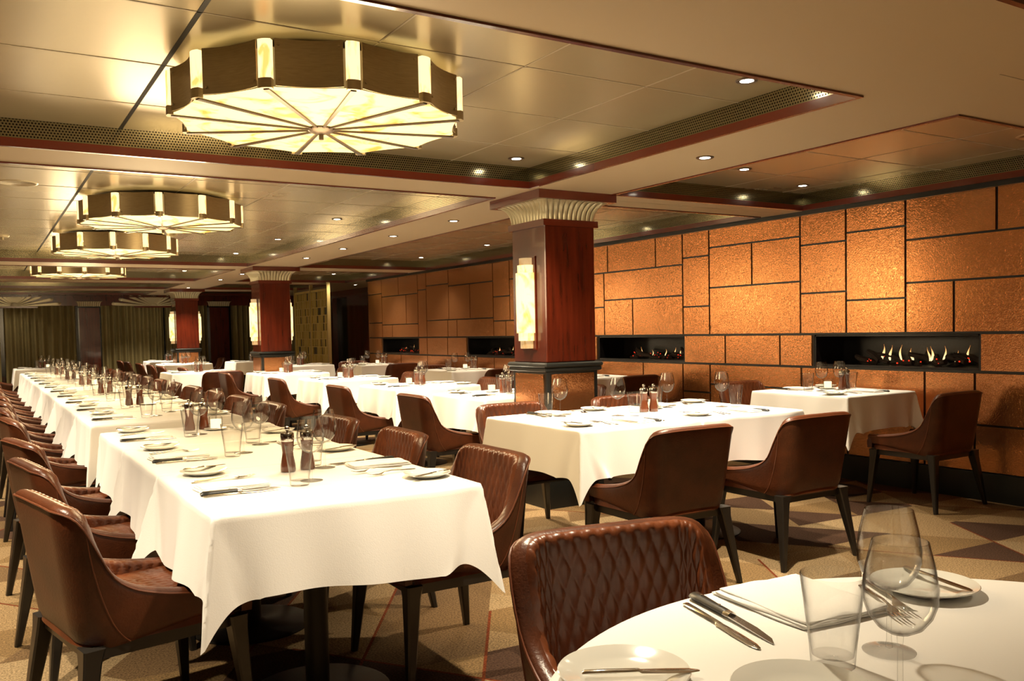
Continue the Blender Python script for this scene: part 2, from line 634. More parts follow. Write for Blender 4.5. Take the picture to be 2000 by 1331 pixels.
# fireplaces: long gas fires with a firebox, logs, embers and flames
rnd = random.Random(5)
for fi, (a, b) in enumerate(FIRE):
    f = empty('gas_fireplace', (WX+.2, (a+b)/2, FZ0))
    tag(f, ('ribbon gas fireplace with tall yellow flames above the wall table by three armchairs',
            'ribbon gas fireplace just past the lamp-lit column, low red embers',
            'ribbon gas fireplace third along the copper wall, partly behind the column',
            'small distant ribbon gas fireplace at the far end of the copper wall')[fi], 'fireplace', 'gas fires in the copper wall')
    h = (b-a)/2
    m = MB()
    m.box((-.184, -h+.001, .001), (.184, h-.001, .02))
    m.box((.17, -h+.001, .02), (.184, h-.001, .262))
    m.box((-.184, -h+.001, .02), (.17, -h+.012, .262))
    m.box((-.184, h-.012, .02), (.17, h-.001, .262))
    m.box((-.184, -h+.001, .25), (.184, h-.001, .262))
    m.build('firebox', 'firebox', f, smooth=0)
    # fire bed lies in the half towards the camera (small y)
    lo, hi = -h+.08, h*.42
    lm, em = MB(), MB()
    y = lo
    while y < hi:
        L = rnd.uniform(.12, .26)
        z = rnd.uniform(.03, .06)
        ang = rnd.uniform(-.35, .35)
        r = rnd.uniform(.014, .026)
        lm.tube([(-.03+rnd.uniform(-.05, .05), y, z), (rnd.uniform(-.05, .03), y+L*.5, z+ang*.12+.01), (rnd.uniform(-.04, .06), y+L, z+ang*.2+.01)], [r, r*1.1, r*.8], 7)
        y += L*.42
    lm.build('charred_log', 'log', f)
    for k in range(16):
        yy = rnd.uniform(lo, hi)
        r = rnd.uniform(.003, .007)
        em.lathe([(0, -r), (r, -r*.4), (r*.8, r*.5), (0, r)], 6, (rnd.uniform(-.09, -.03), yy, rnd.uniform(.035, .09)))
    tag(em.build('embers', 'ember', f), kind='stuff')
    nfl = (9, 5, 3, 3)[fi]
    for k in range(nfl):
        yy = lo+.05+(hi-lo-.1)*((k+rnd.uniform(.1, .9))/nfl)
        hh = rnd.uniform(.06, .14) if fi == 0 else rnd.uniform(.04, .10)
        ww = rnd.uniform(.008, .016)*(1 if fi == 0 else .55)
        rings = []
        for q in range(9):
            t = q/8
            r = ww*(sin(pi*min(1, t*1.0+.12))**1.0)*(1-t*.55)+.0006
            off = .012*sin(t*4+k)
            rings.append([(r*.6*cos(s_*pi/4), yy+off+r*sin(s_*pi/4), .055+t*hh) for s_ in range(8)])
        MB().loft(rings).build('flame', 'flame', f)

# ------------------------------------------------------------------ recess beyond the copper wall
struct(MB().box((6.88, 14.56, 0), (7.0, 18.0, 2.5)).box((6.88, 18.9, 0), (7.0, Y1, 2.5)).box((6.88, 18.0, 2.05), (7.0, 18.9, 2.5)), 'wall_right_2', 'mahogany', smooth=0)
struct(MB().box((6.99, 18.0, 0), (7.05, 18.9, 2.06)), 'door_1', 'night', smooth=0)
struct(MB().box((5.98, 14.565, 0), (6.88, 14.60, 2.5)), 'wall_right_3', 'mahogany', smooth=0)

# ------------------------------------------------------------------ far wall: curtains, pilasters, cornice, fans
struct(MB().box((X0, Y1-.16, 1.965), (6.9, Y1, ZS)).box((X0, Y1-.19, 2.15), (6.9, Y1, 2.175)), 'trim_7', 'mahogany', smooth=0)
struct(MB().box((-1.0, Y1-.03, .5), (6.9, Y1-.01, 1.965)), 'window_1', 'night', smooth=0)
for k, (a, b, lab) in enumerate(((-.4, .42, 'dark olive floor-length curtain at the outermost edge of the far window'),
                                 (.50, 1.84, 'olive floor-length curtain in front of the first far window, beside the first wood pilaster'),
                                 (2.34, 3.62, 'olive floor-length curtain between first pilaster and third lamp column'),
                                 (3.64, 4.58, 'olive floor-length curtain between third lamp column and second pilaster'),
                                 (5.10, 6.7, 'olive floor-length curtain past the second wood pilaster'))):
    m = MB()
    n = int((b-a)/.012)
    row = []
    rr = random.Random(k)
    ph = rr.uniform(0, 6)
    for i in range(n+1):
        x = a+(b-a)*i/n
        yy = Y1-.10+.045*sin(x*44+ph+1.3*sin(x*7))+.012*sin(x*21)
        row.append((x, yy))
    back = [(x, y+.008) for x, y in reversed(row)]
    ring = row+back
    m.loft([[(x, y, z) for x, y in ring] for z in (.02, 1.0, 1.97)])
    tag(m.build('curtain', 'curtain', smooth=60), lab, 'curtain', 'olive curtains on the far wall')


def flutes(m, x0, x1, y, z0, z1, flare, n):
    """row of fluted leaves flaring outwards with height; face looks to -y"""
    wseg = (x1-x0)/n
    for i in range(n):
        a, b = x0+wseg*i, x0+wseg*(i+1)
        mid = (x0+x1)/2
        rings = []
        for k in range(7):
            t = k/6
            fl = flare*(1-cos(t*pi/2))
            sc_ = 1+2*fl/(x1-x0)
            aa, bb = mid+(a-mid)*sc_, mid+(b-mid)*sc_
            z = z0+(z1-z0)*sin(t*pi/2)*1.0
            r_ = []
            for q in range(6):
                u = q/5
                r_.append((aa+(bb-aa)*(.08+.84*u), y-fl-.012*sin(pi*u), z))
            r_ += [(bb-(bb-aa)*.08, y+.01, z), (aa+(bb-aa)*.08, y+.01, z)]
            rings.append(r_)
        m.loft(rings)


for k, (a, b) in enumerate(((1.90, 2.30), (4.62, 5.05))):
    p = MB().box((a, Y1-.16, 0), (b, Y1-.005, 1.92))
    o = struct(p, 'trim_%d' % (8+k), 'mahogany', smooth=0)
    g = MB()
    flutes(g, a-.02, b+.02, Y1-.17, 1.95, 2.06, .05, 11)
    g.build('fluted_capital', 'gold_plaster', o)
for k, (cx, lab) in enumerate(((.70, 'gilded scallop fan ornament on cornice above the first far curtain'),
                               (3.42, 'gilded scallop fan ornament on cornice half behind the third lamp column'))):
    g = MB()
    n = 17
    for i in range(n):
        th = pi*(i+.5)/n
        c = abs(cos(th))
        L = .225+.72*c**6
        w0, w1 = .012, .028+.012*c**3
        d = Vector((cos(th), sin(th)*(1-.35*c**8)))
        pn = Vector((-d.y, d.x))
        out = []
        for q in (0,):
            pts = [d*.05-pn*w0, d*(L*.9)-pn*w1]
            for j in range(5):
                a_ = -pi/2+pi*(j+1)/6
                pts.append(d*(L*.9)+d*(cos(a_)*w1)+pn*(sin(a_)*w1))
            pts += [d*(L*.9)+pn*w1, d*.05+pn*w0]
            out = pts
        cen = sum(out, Vector((0, 0)))/len(out)
        fr = [((p.x-cen.x)*.75+cen.x, -.018, (p.y-cen.y)*.75+cen.y) for p in out]
        bk = [(p.x, 0, p.y) for p in out]
        g.loft([bk, fr])
    f = empty('fan_ornament', (cx, Y1-.165, 1.955))
    tag(f, lab, 'ornament', 'gilded fans on the cornice')
    g.build('fan_leaves', 'gold_plaster', f, smooth=25)
    hub = MB()
    hub.loft([[(.07*cos(pi*j/8)*s_, y, .07*sin(pi*j/8)*s_) for j in range(9)] for y, s_ in ((0, 1), (-.02, 1), (-.03, .7))])
    hub.build('hub', 'gold_plaster', f)
    MB().box((-.42, -.03, -.035), (.42, -.002, 0)).build('base_ledge', 'moulding_wood', f, smooth=0)

# ------------------------------------------------------------------ columns
def column(cy, lab_l, lab_r, idx):
    x0, x1, s = 3.367, 3.795, .428
    y0, y1 = cy, cy+s
    col_ = MB().box((x0, y0, 1.02), (x1, y1, 1.975), .006)
    o = struct(col_, 'column_%d' % idx, 'mahogany', smooth=30)
    MB().box((x0-.02, y0-.02, 1.97), (x1+.02, y1+.02, 2.015)).build('neck_moulding', 'moulding_wood', o, smooth=0)
    MB().box((x0-.115, y0-.115, 2.14), (x1+.115, y1+.115, 2.199)).build('cap_slab', 'moulding_wood', o, smooth=0)
    g = MB()
    g.box((x0, y0, 2.01), (x1, y1, 2.15))
    cx, cyc = (x0+x1)/2, (y0+y1)/2
    for r in range(4):
        t = MB()
        flutes(t, -s/2, s/2, -s/2, 2.015, 2.142, .085, 11)
        a = r*pi/2
        g.add([(cx+x*cos(a)-y*sin(a), cyc+x*sin(a)+y*cos(a), z) for x, y, z in t.v], t.f)
    g.build('fluted_capital', 'gold_plaster', o)
    MB().box((x0-.03, y0-.03, .955), (x1+.03, y1+.03, .985), .006).box((x0-.04, y0-.04, .985), (x1+.04, y1+.04, 1.02), .01).build('dado_rail', 'black_paint', o, smooth=30)
    MB().box((x0-.004, y0-.004, .19), (x1+.004, y1+.004, .955)).build('black_core', 'black_paint', o, smooth=0)
    MB().box((x0-.03, y0-.03, 0), (x1+.03, y1+.03, .19)).build('plinth', 'black_paint', o, smooth=0)
    for q, (bx0, by0, bx1, by1) in enumerate(((x0+.03, y0-.012, x1-.03, y0-.003), (x0-.012, y0+.03, x0-.003, y1-.03), (x1+.003, y0+.03, x1+.012, y1-.03), (x0+.03, y1+.003, x1-.03, y1+.012))):
        MB().box((bx0, by0, .205), (bx1, by1, .94)).build('copper_panel', 'copper', o, smooth=0)
    # sconces on the two side faces
    for sx, lab in ((-1, lab_l), (1, lab_r)):
        rootx = x0-.001 if sx < 0 else x1+.001
        sconce = empty('wall_sconce', (rootx, cyc, 1.12), 0 if sx < 0 else pi)
        tag(sconce, lab, 'wall lamp', 'fluted alabaster sconces on the columns')

        def half(r, z0, z1, nm, mat):
            m = MB()
            rings = []
            for z in (z0, z1):
                ring = []
                n = 40
                for i in range(n+1):
                    a = pi/2+pi*i/n
                    rr_ = r*(1+.018*sin(i*pi))*(1-.02*(i % 2))
                    ring.append((rr_*cos(a)*1.0-.004, rr_*sin(a), z))
                rings.append(ring)
            m.loft(rings)
            return m.build(nm, mat, sconce, smooth=20)
        half(.062, 0, .06, 'lower_tier', 'alabaster_end')
        half(.075, .055, .115, 'lower_shade', 'alabaster_strip')
        half(.088, .11, .535, 'lamp_shade', 'sconce_glow')
        half(.075, .53, .59, 'upper_shade', 'alabaster_strip')
        half(.062, .585, .64, 'upper_tier', 'alabaster_end')
        b = MB().box((-.008, -.095, -.01), (-.001, .095, .65))
        b.build('back_plate', 'moulding_wood', sconce, smooth=0)


column(5.02, 'fluted alabaster sconce glowing on the front column, side towards the long table',
       'fluted alabaster sconce on the front column, side towards the copper wall', 1)
column(12.12, 'fluted alabaster sconce on the second column, side towards the long table',
       'fluted alabaster sconce on the second column, side towards the lattice screen', 2)
column(18.1, 'fluted alabaster sconce on the third column, side towards the long table',
       'fluted alabaster sconce on the third column, side towards the second pilaster', 3)


# ------------------------------------------------------------------ chandeliers
def make_chandelier():
    root = empty('chandelier')
    R, n, zt, zb = .60, 12, .172, .0
    ph = radians(3)
    hw = .036
    V = [(R*cos(2*pi*i/n+ph), R*sin(2*pi*i/n+ph)) for i in range(n)]
    for i in range(n):
        a, b = Vector(V[i]), Vector(V[(i+1) % n])
        d = (b-a).normalized()
        nrm = Vector((-(a+b).x, -(a+b).y)).normalized()*-1
        p0, p1 = a+d*hw, b-d*hw
        m = MB()
        outer, inner = [], []
        K = 10
        for k in range(K+1):
            t = k/K
            sag = .020*4*t*(1-t)
            p = p0.lerp(p1, t)-nrm*sag
            outer.append(p)
            inner.append(p-nrm*.004)
        ring = outer+inner[::-1]
        m.loft([[(p.x, p.y, z) for p in ring] for z in (zb+.006, zt)])
        for t, z in ((.06, .03), (.94, .03), (.06, zt-.02), (.94, zt-.02)):
            p = p0.lerp(p1, t)+nrm*(.002-.020*4*t*(1-t))
            q = p+nrm*.004
            m.tube([(p.x, p.y, z), (q.x, q.y, z)], .005, 8)
        m.build('bronze_panel', 'bronze', root, smooth=30)
        # alabaster corner strip
        c = Vector(V[i])
        rd = c.normalized()
        tg = Vector((-rd.y, rd.x))
        st = MB()
        ring = []
        for k in range(7):
            u = -1+2*k/6
            p = c+tg*u*.024+rd*(.006*(1-u*u)+.001)
            ring.append((p.x, p.y))
        ring += [(c+tg*.024-rd*.02)[:], (c-tg*.024-rd*.02)[:]]
        st.loft([[(x, y, z) for x, y in ring] for z in (zb+.03, zt-.004)])
        st.build('lit_strip', 'alabaster_strip', root, smooth=30)
        bt = MB()
        ring2 = [(x*1.004, y*1.004) for x, y in ring]
        bt.loft([[(x, y, z) for x, y in ring2] for z in (zb-.004, zb+.031)])
        bt.build('strip_end', 'bronze', root, smooth=30)
    # lower diffuser: twelve shallow facets dipping a little to the hub
    m = MB()
    vs, fs = [], []
    for i in range(n):
        a, b = Vector(V[i]), Vector(V[(i+1) % n])
        nrm = (a+b).normalized()
        base = len(vs)
        vs.append((0, 0, -.012))
        K = 8
        for k in range(K+1):
            t = k/K
            p = a.lerp(b, t)-nrm*.017*4*t*(1-t)
            vs.append((p.x*.99, p.y*.99, .004))
        for k in range(K):
            fs.append((base, base+k+2, base+k+1))
    m.add(vs, fs)
    m.build('alabaster_diffuser', 'alabaster', root, smooth=0)
    for i in range(n):
        c = Vector(V[i])*.985
        d = c.normalized()
        t = Vector((-d.y, d.x))
        r = MB()
        w0, w1 = .005, .0105
        L = [d*.05-t*w0, c-t*w1, c+t*w1, d*.05+t*w0]
        zz = [-.014, -.001, -.001, -.014]
        r.loft([[(p.x, p.y, z-.007) for p, z in zip(L, zz)], [(p.x, p.y, z) for p, z in zip(L, zz)]])
        r.build('rib', 'bronze_dark', root, smooth=0)
    h = MB().lathe([(0, -.058), (.010, -.058), (.010, -.036), (.022, -.034), (.048, -.026), (.056, -.018), (.056, -.010), (0, -.008)], 28)
    h.build('hub', 'bronze_dark', root)
    MB().lathe([(.50, zt), (.50, zt+.004), (.2, zt+.006), (0, zt+.006)], 24).build('top_plate', 'bronze_dark', root)
    MB().lathe([(.08, zt), (.08, ZC-2.13+.0005)], 16).build('ceiling_mount', 'bronze_dark', root)
    return root


chp = make_chandelier()
ZCH = 2.13
CH = [(1.275, 3.58, 'twelve-sided bronze and alabaster chandelier nearest the camera, largest of the row'),
      (1.285, 7.30, 'twelve-sided bronze and alabaster chandelier, second of the row, wooden beam in front'),
      (1.285, 9.97, 'twelve-sided bronze and alabaster chandelier, third of the row, sharing a bay with the second'),
      (1.27, 13.65, 'twelve-sided bronze and alabaster chandelier, smallest of the row at the far end')]
rots = (radians(19), radians(15), radians(17), radians(-2))
for (x, y, lab), rz in zip(CH, rots):
    place(chp, (x, y, ZCH), rz, lab, 'chandelier', 'alabaster chandeliers down the long table')
    ld = bpy.data.lights.new('chandelier_light', 'POINT')
    ld.energy = 60*GLOW
    ld.color = (1, .74, .42)
    ld.shadow_soft_size = .34
    lo_ = bpy.data.objects.new('chandelier_light', ld)
    COL.objects.link(lo_)
    lo_.location = (x, y, ZCH-.44)


# ------------------------------------------------------------------ downlights
def make_downlight():
    root = empty('downlight')
    MB().lathe([(.030, -.001), (.030, -.004), (.046, -.006), (.050, -.003), (.050, 0)], 28).build('trim_ring', 'bronze_dark', root)
    MB().lathe([(0, -.0035), (.032, -.0035), (.032, -.001), (0, -.001)], 20).build('lamp_face', 'lamp', root)
    return root


dl = make_downlight()
DL = []
for y in (-1.6, .2, 2.75, 4.67, 6.0, 7.86, 9.75, 11.6, 13.3, 14.9, 16.9, 19.6):
    DL.append((2.93, y, ZC, 'coffer beside the long table', 78))
    DL.append((-.42, y, ZC, 'outer edge of the main coffer', 78))
for y in (.9, 3.62, 6.64, 7.91, 9.28, 10.55, 13.6, 15.0, 17.6):
    DL.append((3.52, y, ZS, 'flat soffit between the coffers', 50))
for y in (.8, 4.6, 7.3, 9.5, 11.4, 13.2, 15.0):
    DL.append((5.50, y, ZC, 'coffer along the copper wall', 24))
DL += [(4.55, 4.3, ZC, 'coffer along the copper wall, inner line', 40), (1.25, 1.9, ZS, 'cross beam behind the camera', 50), (.75, 20.4, ZC, 'far cornice', 5),
       (6.3, 16.0, ZS, 'recess past the lattice screen', 25), (4.3, 16.0, ZC, 'far coffer before the lattice screen', 30)]
ORD = ['first', 'second', 'third', 'fourth', 'fifth', 'sixth', 'seventh', 'eighth', 'ninth', 'tenth', 'eleventh', 'twelfth']
cnt = {}
spot = bpy.data.lights.new('downlight_beam', 'SPOT')
spots = {}
for x, y, z, where, e in DL:
    k = cnt.get(where, 0)
    cnt[where] = k+1
    o = place(dl, (x, y, z-.0005), 0, 'recessed downlight in the %s, %s from the near end' % (where, ORD[k]), 'downlight', 'recessed downlights')
    if e not in spots:
        s_ = bpy.data.lights.new('downlight_beam', 'SPOT')
        s_.energy = e*LAMP
        s_.color = WARM
        s_.spot_size = radians(100)
        s_.spot_blend = 1
        s_.shadow_soft_size = .03
        spots[e] = s_
    so = bpy.data.objects.new('downlight_beam', spots[e])
    COL.objects.link(so)
    so.location = (x, y, z-.02)


# ceiling roses, detector
for (x, y, nm, lab, cat) in ((.28, 6.9, 'ceiling_speaker', 'round flush ceiling speaker before the second chandelier', 'ceiling speaker'),
                             (5.35, 2.75, 'ceiling_speaker', 'round flush ceiling speaker above the copper wall table', 'ceiling speaker')):
    m = MB().lathe([(.0, -.001), (.105, -.001), (.11, -.004), (.125, -.004), (.13, 0)], 36)
    tag(m.build(nm, 'ceiling_tile', loc=(x, y, ZC)), lab, cat)
sdm = MB().lathe([(0, -.045), (.012, -.045), (.012, -.02), (.05, -.018), (.065, -.004), (.065, 0), (0, 0)], 28)
tag(sdm.build('smoke_detector', 'ceiling_tile', loc=(.27, 10.4, ZC)), 'small round smoke detector on ceiling left of the third chandelier'.replace('left of', 'beside'), 'smoke detector')

# ------------------------------------------------------------------ lattice screen
sr = empty('lattice_screen', (5.45, 15.2, 0))
tag(sr, 'two-leaf gold lattice room divider standing behind the second column', 'screen')
rr = random.Random(3)
for (a, b) in ((.0, .90), (.93, 1.86)):
    p = MB()
    p.box((-.02, a, .1), (.02, a+.03, 2.08)).box((-.02, b-.03, .1), (.02, b, 2.08)).box((-.02, a, .1), (.02, b, .14)).box((-.02, a, 2.04), (.02, b, 2.08))
    nr = 13
    for r in range(nr):
        z0 = .14+(1.90)*r/nr
        p.box((-.016, a+.03, z0-.006), (.016, b-.03, z0+.006))
    for r in range(nr):
        z0 = .14+1.90*r/nr+.006
        z1 = z0+1.90/nr-.012
        y = a+.032
        while y < b-.06:
            w_ = rr.uniform(.018, .038)
            if rr.random() < .62:
                p.box((-.010, y, z0-.001), (.010, min(y+w_, b-.032), z1+.001))
            y += w_+rr.choice((.010, .014, .026))
    o = p.build('screen_leaf', 'screen_slat', sr, smooth=0)
    MB().box((.012, a+.03, .14), (.015, b-.03, 2.04)).build('backing', 'screen_dark', o, smooth=0)
for y in (-.04, .90, 1.86):
    MB().box((-.03, y, 0), (.03, y+.04, 2.19)).build('post', 'gold_frame', sr, smooth=0)


# ------------------------------------------------------------------ armchair
def arc_plan(l, W=.29, B=.29, R=.118, Fr=.27):
    """half outline from the back centre (l=0) round to the front tip; returns x,y,nx,ny"""
    s1 = W-R
    s2 = s1+R*pi/2
    if l < s1:
        return l, -B, 0, -1
    if l < s2:
        a = (l-s1)/R
        return s1+R*sin(a), -B+R-R*cos(a), sin(a), -cos(a)
    return W, -B+R+(l-s2), 1, 0


LT = (.29-.118)+.118*pi/2+(.27+.29-.118)


KN = [(0, .789), (.12, .789), (.22, .784), (.265, .770), (.292, .740), (.322, .672), (.360, .592), (.41, .549), (.475, .523), (.575, .499), (.70, .482), (.85, .474)]


def ztop(l):
    """height of the shell rim along the outline (Catmull-Rom through measured knots)"""
    l = abs(l)
    for i in range(len(KN)-1):
        if l <= KN[i+1][0]:
            break
    (x0, y0), (x1, y1) = KN[i], KN[i+1]
    m0 = (y1-KN[max(i-1, 0)][1])/(x1-KN[max(i-1, 0)][0]) if i else 0
    j = min(i+2, len(KN)-1)
    m1 = (KN[j][1]-y0)/(KN[j][0]-x0)
    h = x1-x0
    t = min(1, (l-x0)/h)
    return (2*t**3-3*t*t+1)*y0+(t**3-2*t*t+t)*h*m0+(-2*t**3+3*t*t)*y1+(t**3-t*t)*h*m1


def zbot(l):
    return .365+.045*sstep(.3, LT, abs(l))


def shell_pt(l, z, off):
    s = 1 if l >= 0 else -1
    x, y, nx, ny = arc_plan(abs(l))
    x -= nx*off
    y -= ny*off
    q = max(0, min(1, (z-.36)/.43))**.9
    x *= .84+.16*q
    y *= (.80+.20*q) if y < 0 else (.95+.05*q)
    return (s*x, y, z)


def make_chair():
    root = empty('dining_armchair')
    N = 92
    ls = [-LT+2*LT*i/N for i in range(N+1)]
    T = .052
    cols = []
    for l in ls:
        zt, zb = ztop(l), zbot(l)
        ring = []
        for k in range(9):
            z = zb+(zt-.02-zb)*k/8
            ring.append(shell_pt(l, z, 0 if k else .012))
        for k in range(1, 8):
            a = pi*k/8
            off = T/2*(1-cos(a))
            ring.append(shell_pt(l, zt-.02+.02*sin(a), off))
        for k in range(6):
            z = zt-.02-(zt-.02-(zb+.01))*k/5
            ring.append(shell_pt(l, z, T))
        cols.append(ring)
    MB().loft(cols).build('shell', 'leather', root, smooth=50)
    # stitched piping along the outer rim and down the two back seams
    pp = MB()
    pp.tube([shell_pt(l, ztop(l)-.014, -.001) for l in ls], .0032, 6)
    for s in (-1, 1):
        pts = []
        for k in range(14):
            t = k/13
            l = .30+.10*t**2
            z = ztop(l)-.02-(ztop(l)-.02-zbot(l)-.005)*t
            pts.append(shell_pt(s*l, z, -.0005))
        pp.tube(pts, .0022, 5)
    pp.build('piping', 'piping', root)
    # quilted lining
    NU, NV = 340, 56
    vs, fs = [], []
    dw, dh = .040, .100
    LI = LT-.012
    arc = T/2*pi*.34
    for i in range(NU+1):
        l = -LI+2*LI*i/NU
        zt = ztop(l)-.02
        z0 = .43
        tot = (zt-z0)+arc
        for j in range(NV+1):
            sp_ = tot*j/NV
            A = l/dw+(z0+sp_)/dh
            Bq = l/dw-(z0+sp_)/dh
            pil = (abs(sin(pi*A))*abs(sin(pi*Bq)))**.5
            edge = max(0, min(1, (tot-sp_)/.02))*max(0, min(1, (LI-abs(l))/.03))
            d = (.004+.0062*pil)*edge**.5-.003*(1-edge)
            if sp_ <= zt-z0:
                vs.append(shell_pt(l, z0+sp_, T+d))
            else:
                a_ = pi-(sp_-(zt-z0))/(T/2)
                vs.append(shell_pt(l, zt+(.02+d)*sin(a_), T/2-(T/2+d)*cos(a_)))
    for i in range(NU):
        for j in range(NV):
            a = i*(NV+1)+j
            fs.append((a, a+1, a+NV+2, a+NV+1))
    m = MB()
    m.add(vs, fs)
    m.build('quilted_lining', 'leather_quilt', root, smooth=75)
    # seat cushion with stitched top
    NX, NY = 76, 84
    vs, fs = [], []
    for i in range(NX+1):
        for j in range(NY+1):
            u, v = -1+2*i/NX, -1+2*j/NY
            # superellipse outline
            k = (abs(u)**6+abs(v)**6)**(1/6)
            m_ = max(abs(u), abs(v))
            sc_ = (m_/k) if k > 1e-6 else 1
            x = u*sc_*(.232+.012*(v+1)/2)
            y = .025+v*sc_*.262
            e = sstep(0, .16, 1-m_)
            A, Bq = x/.03+y/.075, x/.03-y/.075
            pil = (abs(sin(pi*A))*abs(sin(pi*Bq)))**.5
            z = .375+.075*e**.5+.014*(1-u*u)*(1-v*v)+.006*pil*e
            vs.append((x, y, z))
    for i in range(NX):
        for j in range(NY):
            a = i*(NY+1)+j
            fs.append((a, a+NY+1, a+NY+2, a+1))
    m = MB()
    m.add(vs, fs)
    m.box((-.20, -.20, .355), (.20, .24, .40))
    m.build('seat_cushion', 'leather_quilt', root, smooth=70)
    # front fascia and under frame
    fa = MB()
    pts = []
    for k in range(13):
        t = -1+2*k/12
        pts.append((t*.262, .262+.018*(1-t*t)))
    ring0 = [(x, y, .385) for x, y in pts]+[(x*.97, y-.03, .385) for x, y in reversed(pts)]
    ring1 = [(x, y+.004, .43) for x, y in pts]+[(x*.97, y-.03, .43) for x, y in reversed(pts)]
    ring2 = [(x*.985, y-.006, .452) for x, y in pts]+[(x*.96, y-.03, .452) for x, y in reversed(pts)]
    fa.loft([ring0, ring1, ring2])
    fa.build('front_rail', 'leather', root, smooth=50)
    fr = MB()
    fr.box((-.225, -.215, .335), (.225, -.19, .372)).box((-.235, .215, .345), (.235, .24, .385))
    fr.box((-.232, -.2, .338), (-.207, .23, .376)).box((.207, -.2, .338), (.232, .23, .376))
    fr.build('seat_frame', 'dark_wood', root, smooth=0)
    for sx in (-1, 1):
        for (tx, ty, bx, by) in ((.222, -.205, .282, -.262), (.226, .222, .262, .252)):
            rings = []
            for t in (0, .12, 1):
                hx, hy = .030-.0165*t, .027-.0145*t
                if t == 0:
                    hx, hy = .036, .030
                cx, cy, z = sx*(tx+(bx-tx)*t), ty+(by-ty)*t, .375*(1-t)
                c = .006
                rings.append([(cx-hx+c, cy-hy, z), (cx+hx-c, cy-hy, z), (cx+hx, cy-hy+c, z), (cx+hx, cy+hy-c, z),
                              (cx+hx-c, cy+hy, z), (cx-hx+c, cy+hy, z), (cx-hx, cy+hy-c, z), (cx-hx, cy-hy+c, z)])
            MB().loft(rings[::-1]).build('leg', 'dark_wood', root, smooth=30)
    return root


chair_p = make_chair()
# headings: rotation about z so that the chair front (+y) turns to the table
H = {'+y': 0, '-x': pi/2, '-y': pi, '+x': -pi/2}


def chair(x, y, head, label, group, dr=0):
    place(chair_p, (x, y, 0), H[head]+dr, label, 'chair', group)


# ------------------------------------------------------------------ tables and cloths
def make_table(w_, d_, name='dining_table'):
    root = empty(name)
    MB().box((-w_/2+.012, -d_/2+.012, .722), (w_/2-.012, d_/2-.012, .745), .004).build('tabletop', 'dark_wood', root, smooth=30)
    MB().lathe([(.0, .012), (.041, .012), (.041, .70), (.0, .70)], 24).build('column_post', 'black_metal', root)
    MB().box((-.22, -.03, .70), (.22, .03, .722)).box((-.03, -.22, .70), (.03, .22, .722)).build('top_bracket', 'black_metal', root, smooth=0)
    MB().lathe([(.0, 0), (.25, 0), (.252, .006), (.24, .012), (.06, .018), (.045, .028), (0, .028)], 48).build('base', 'black_metal', root)
    return root


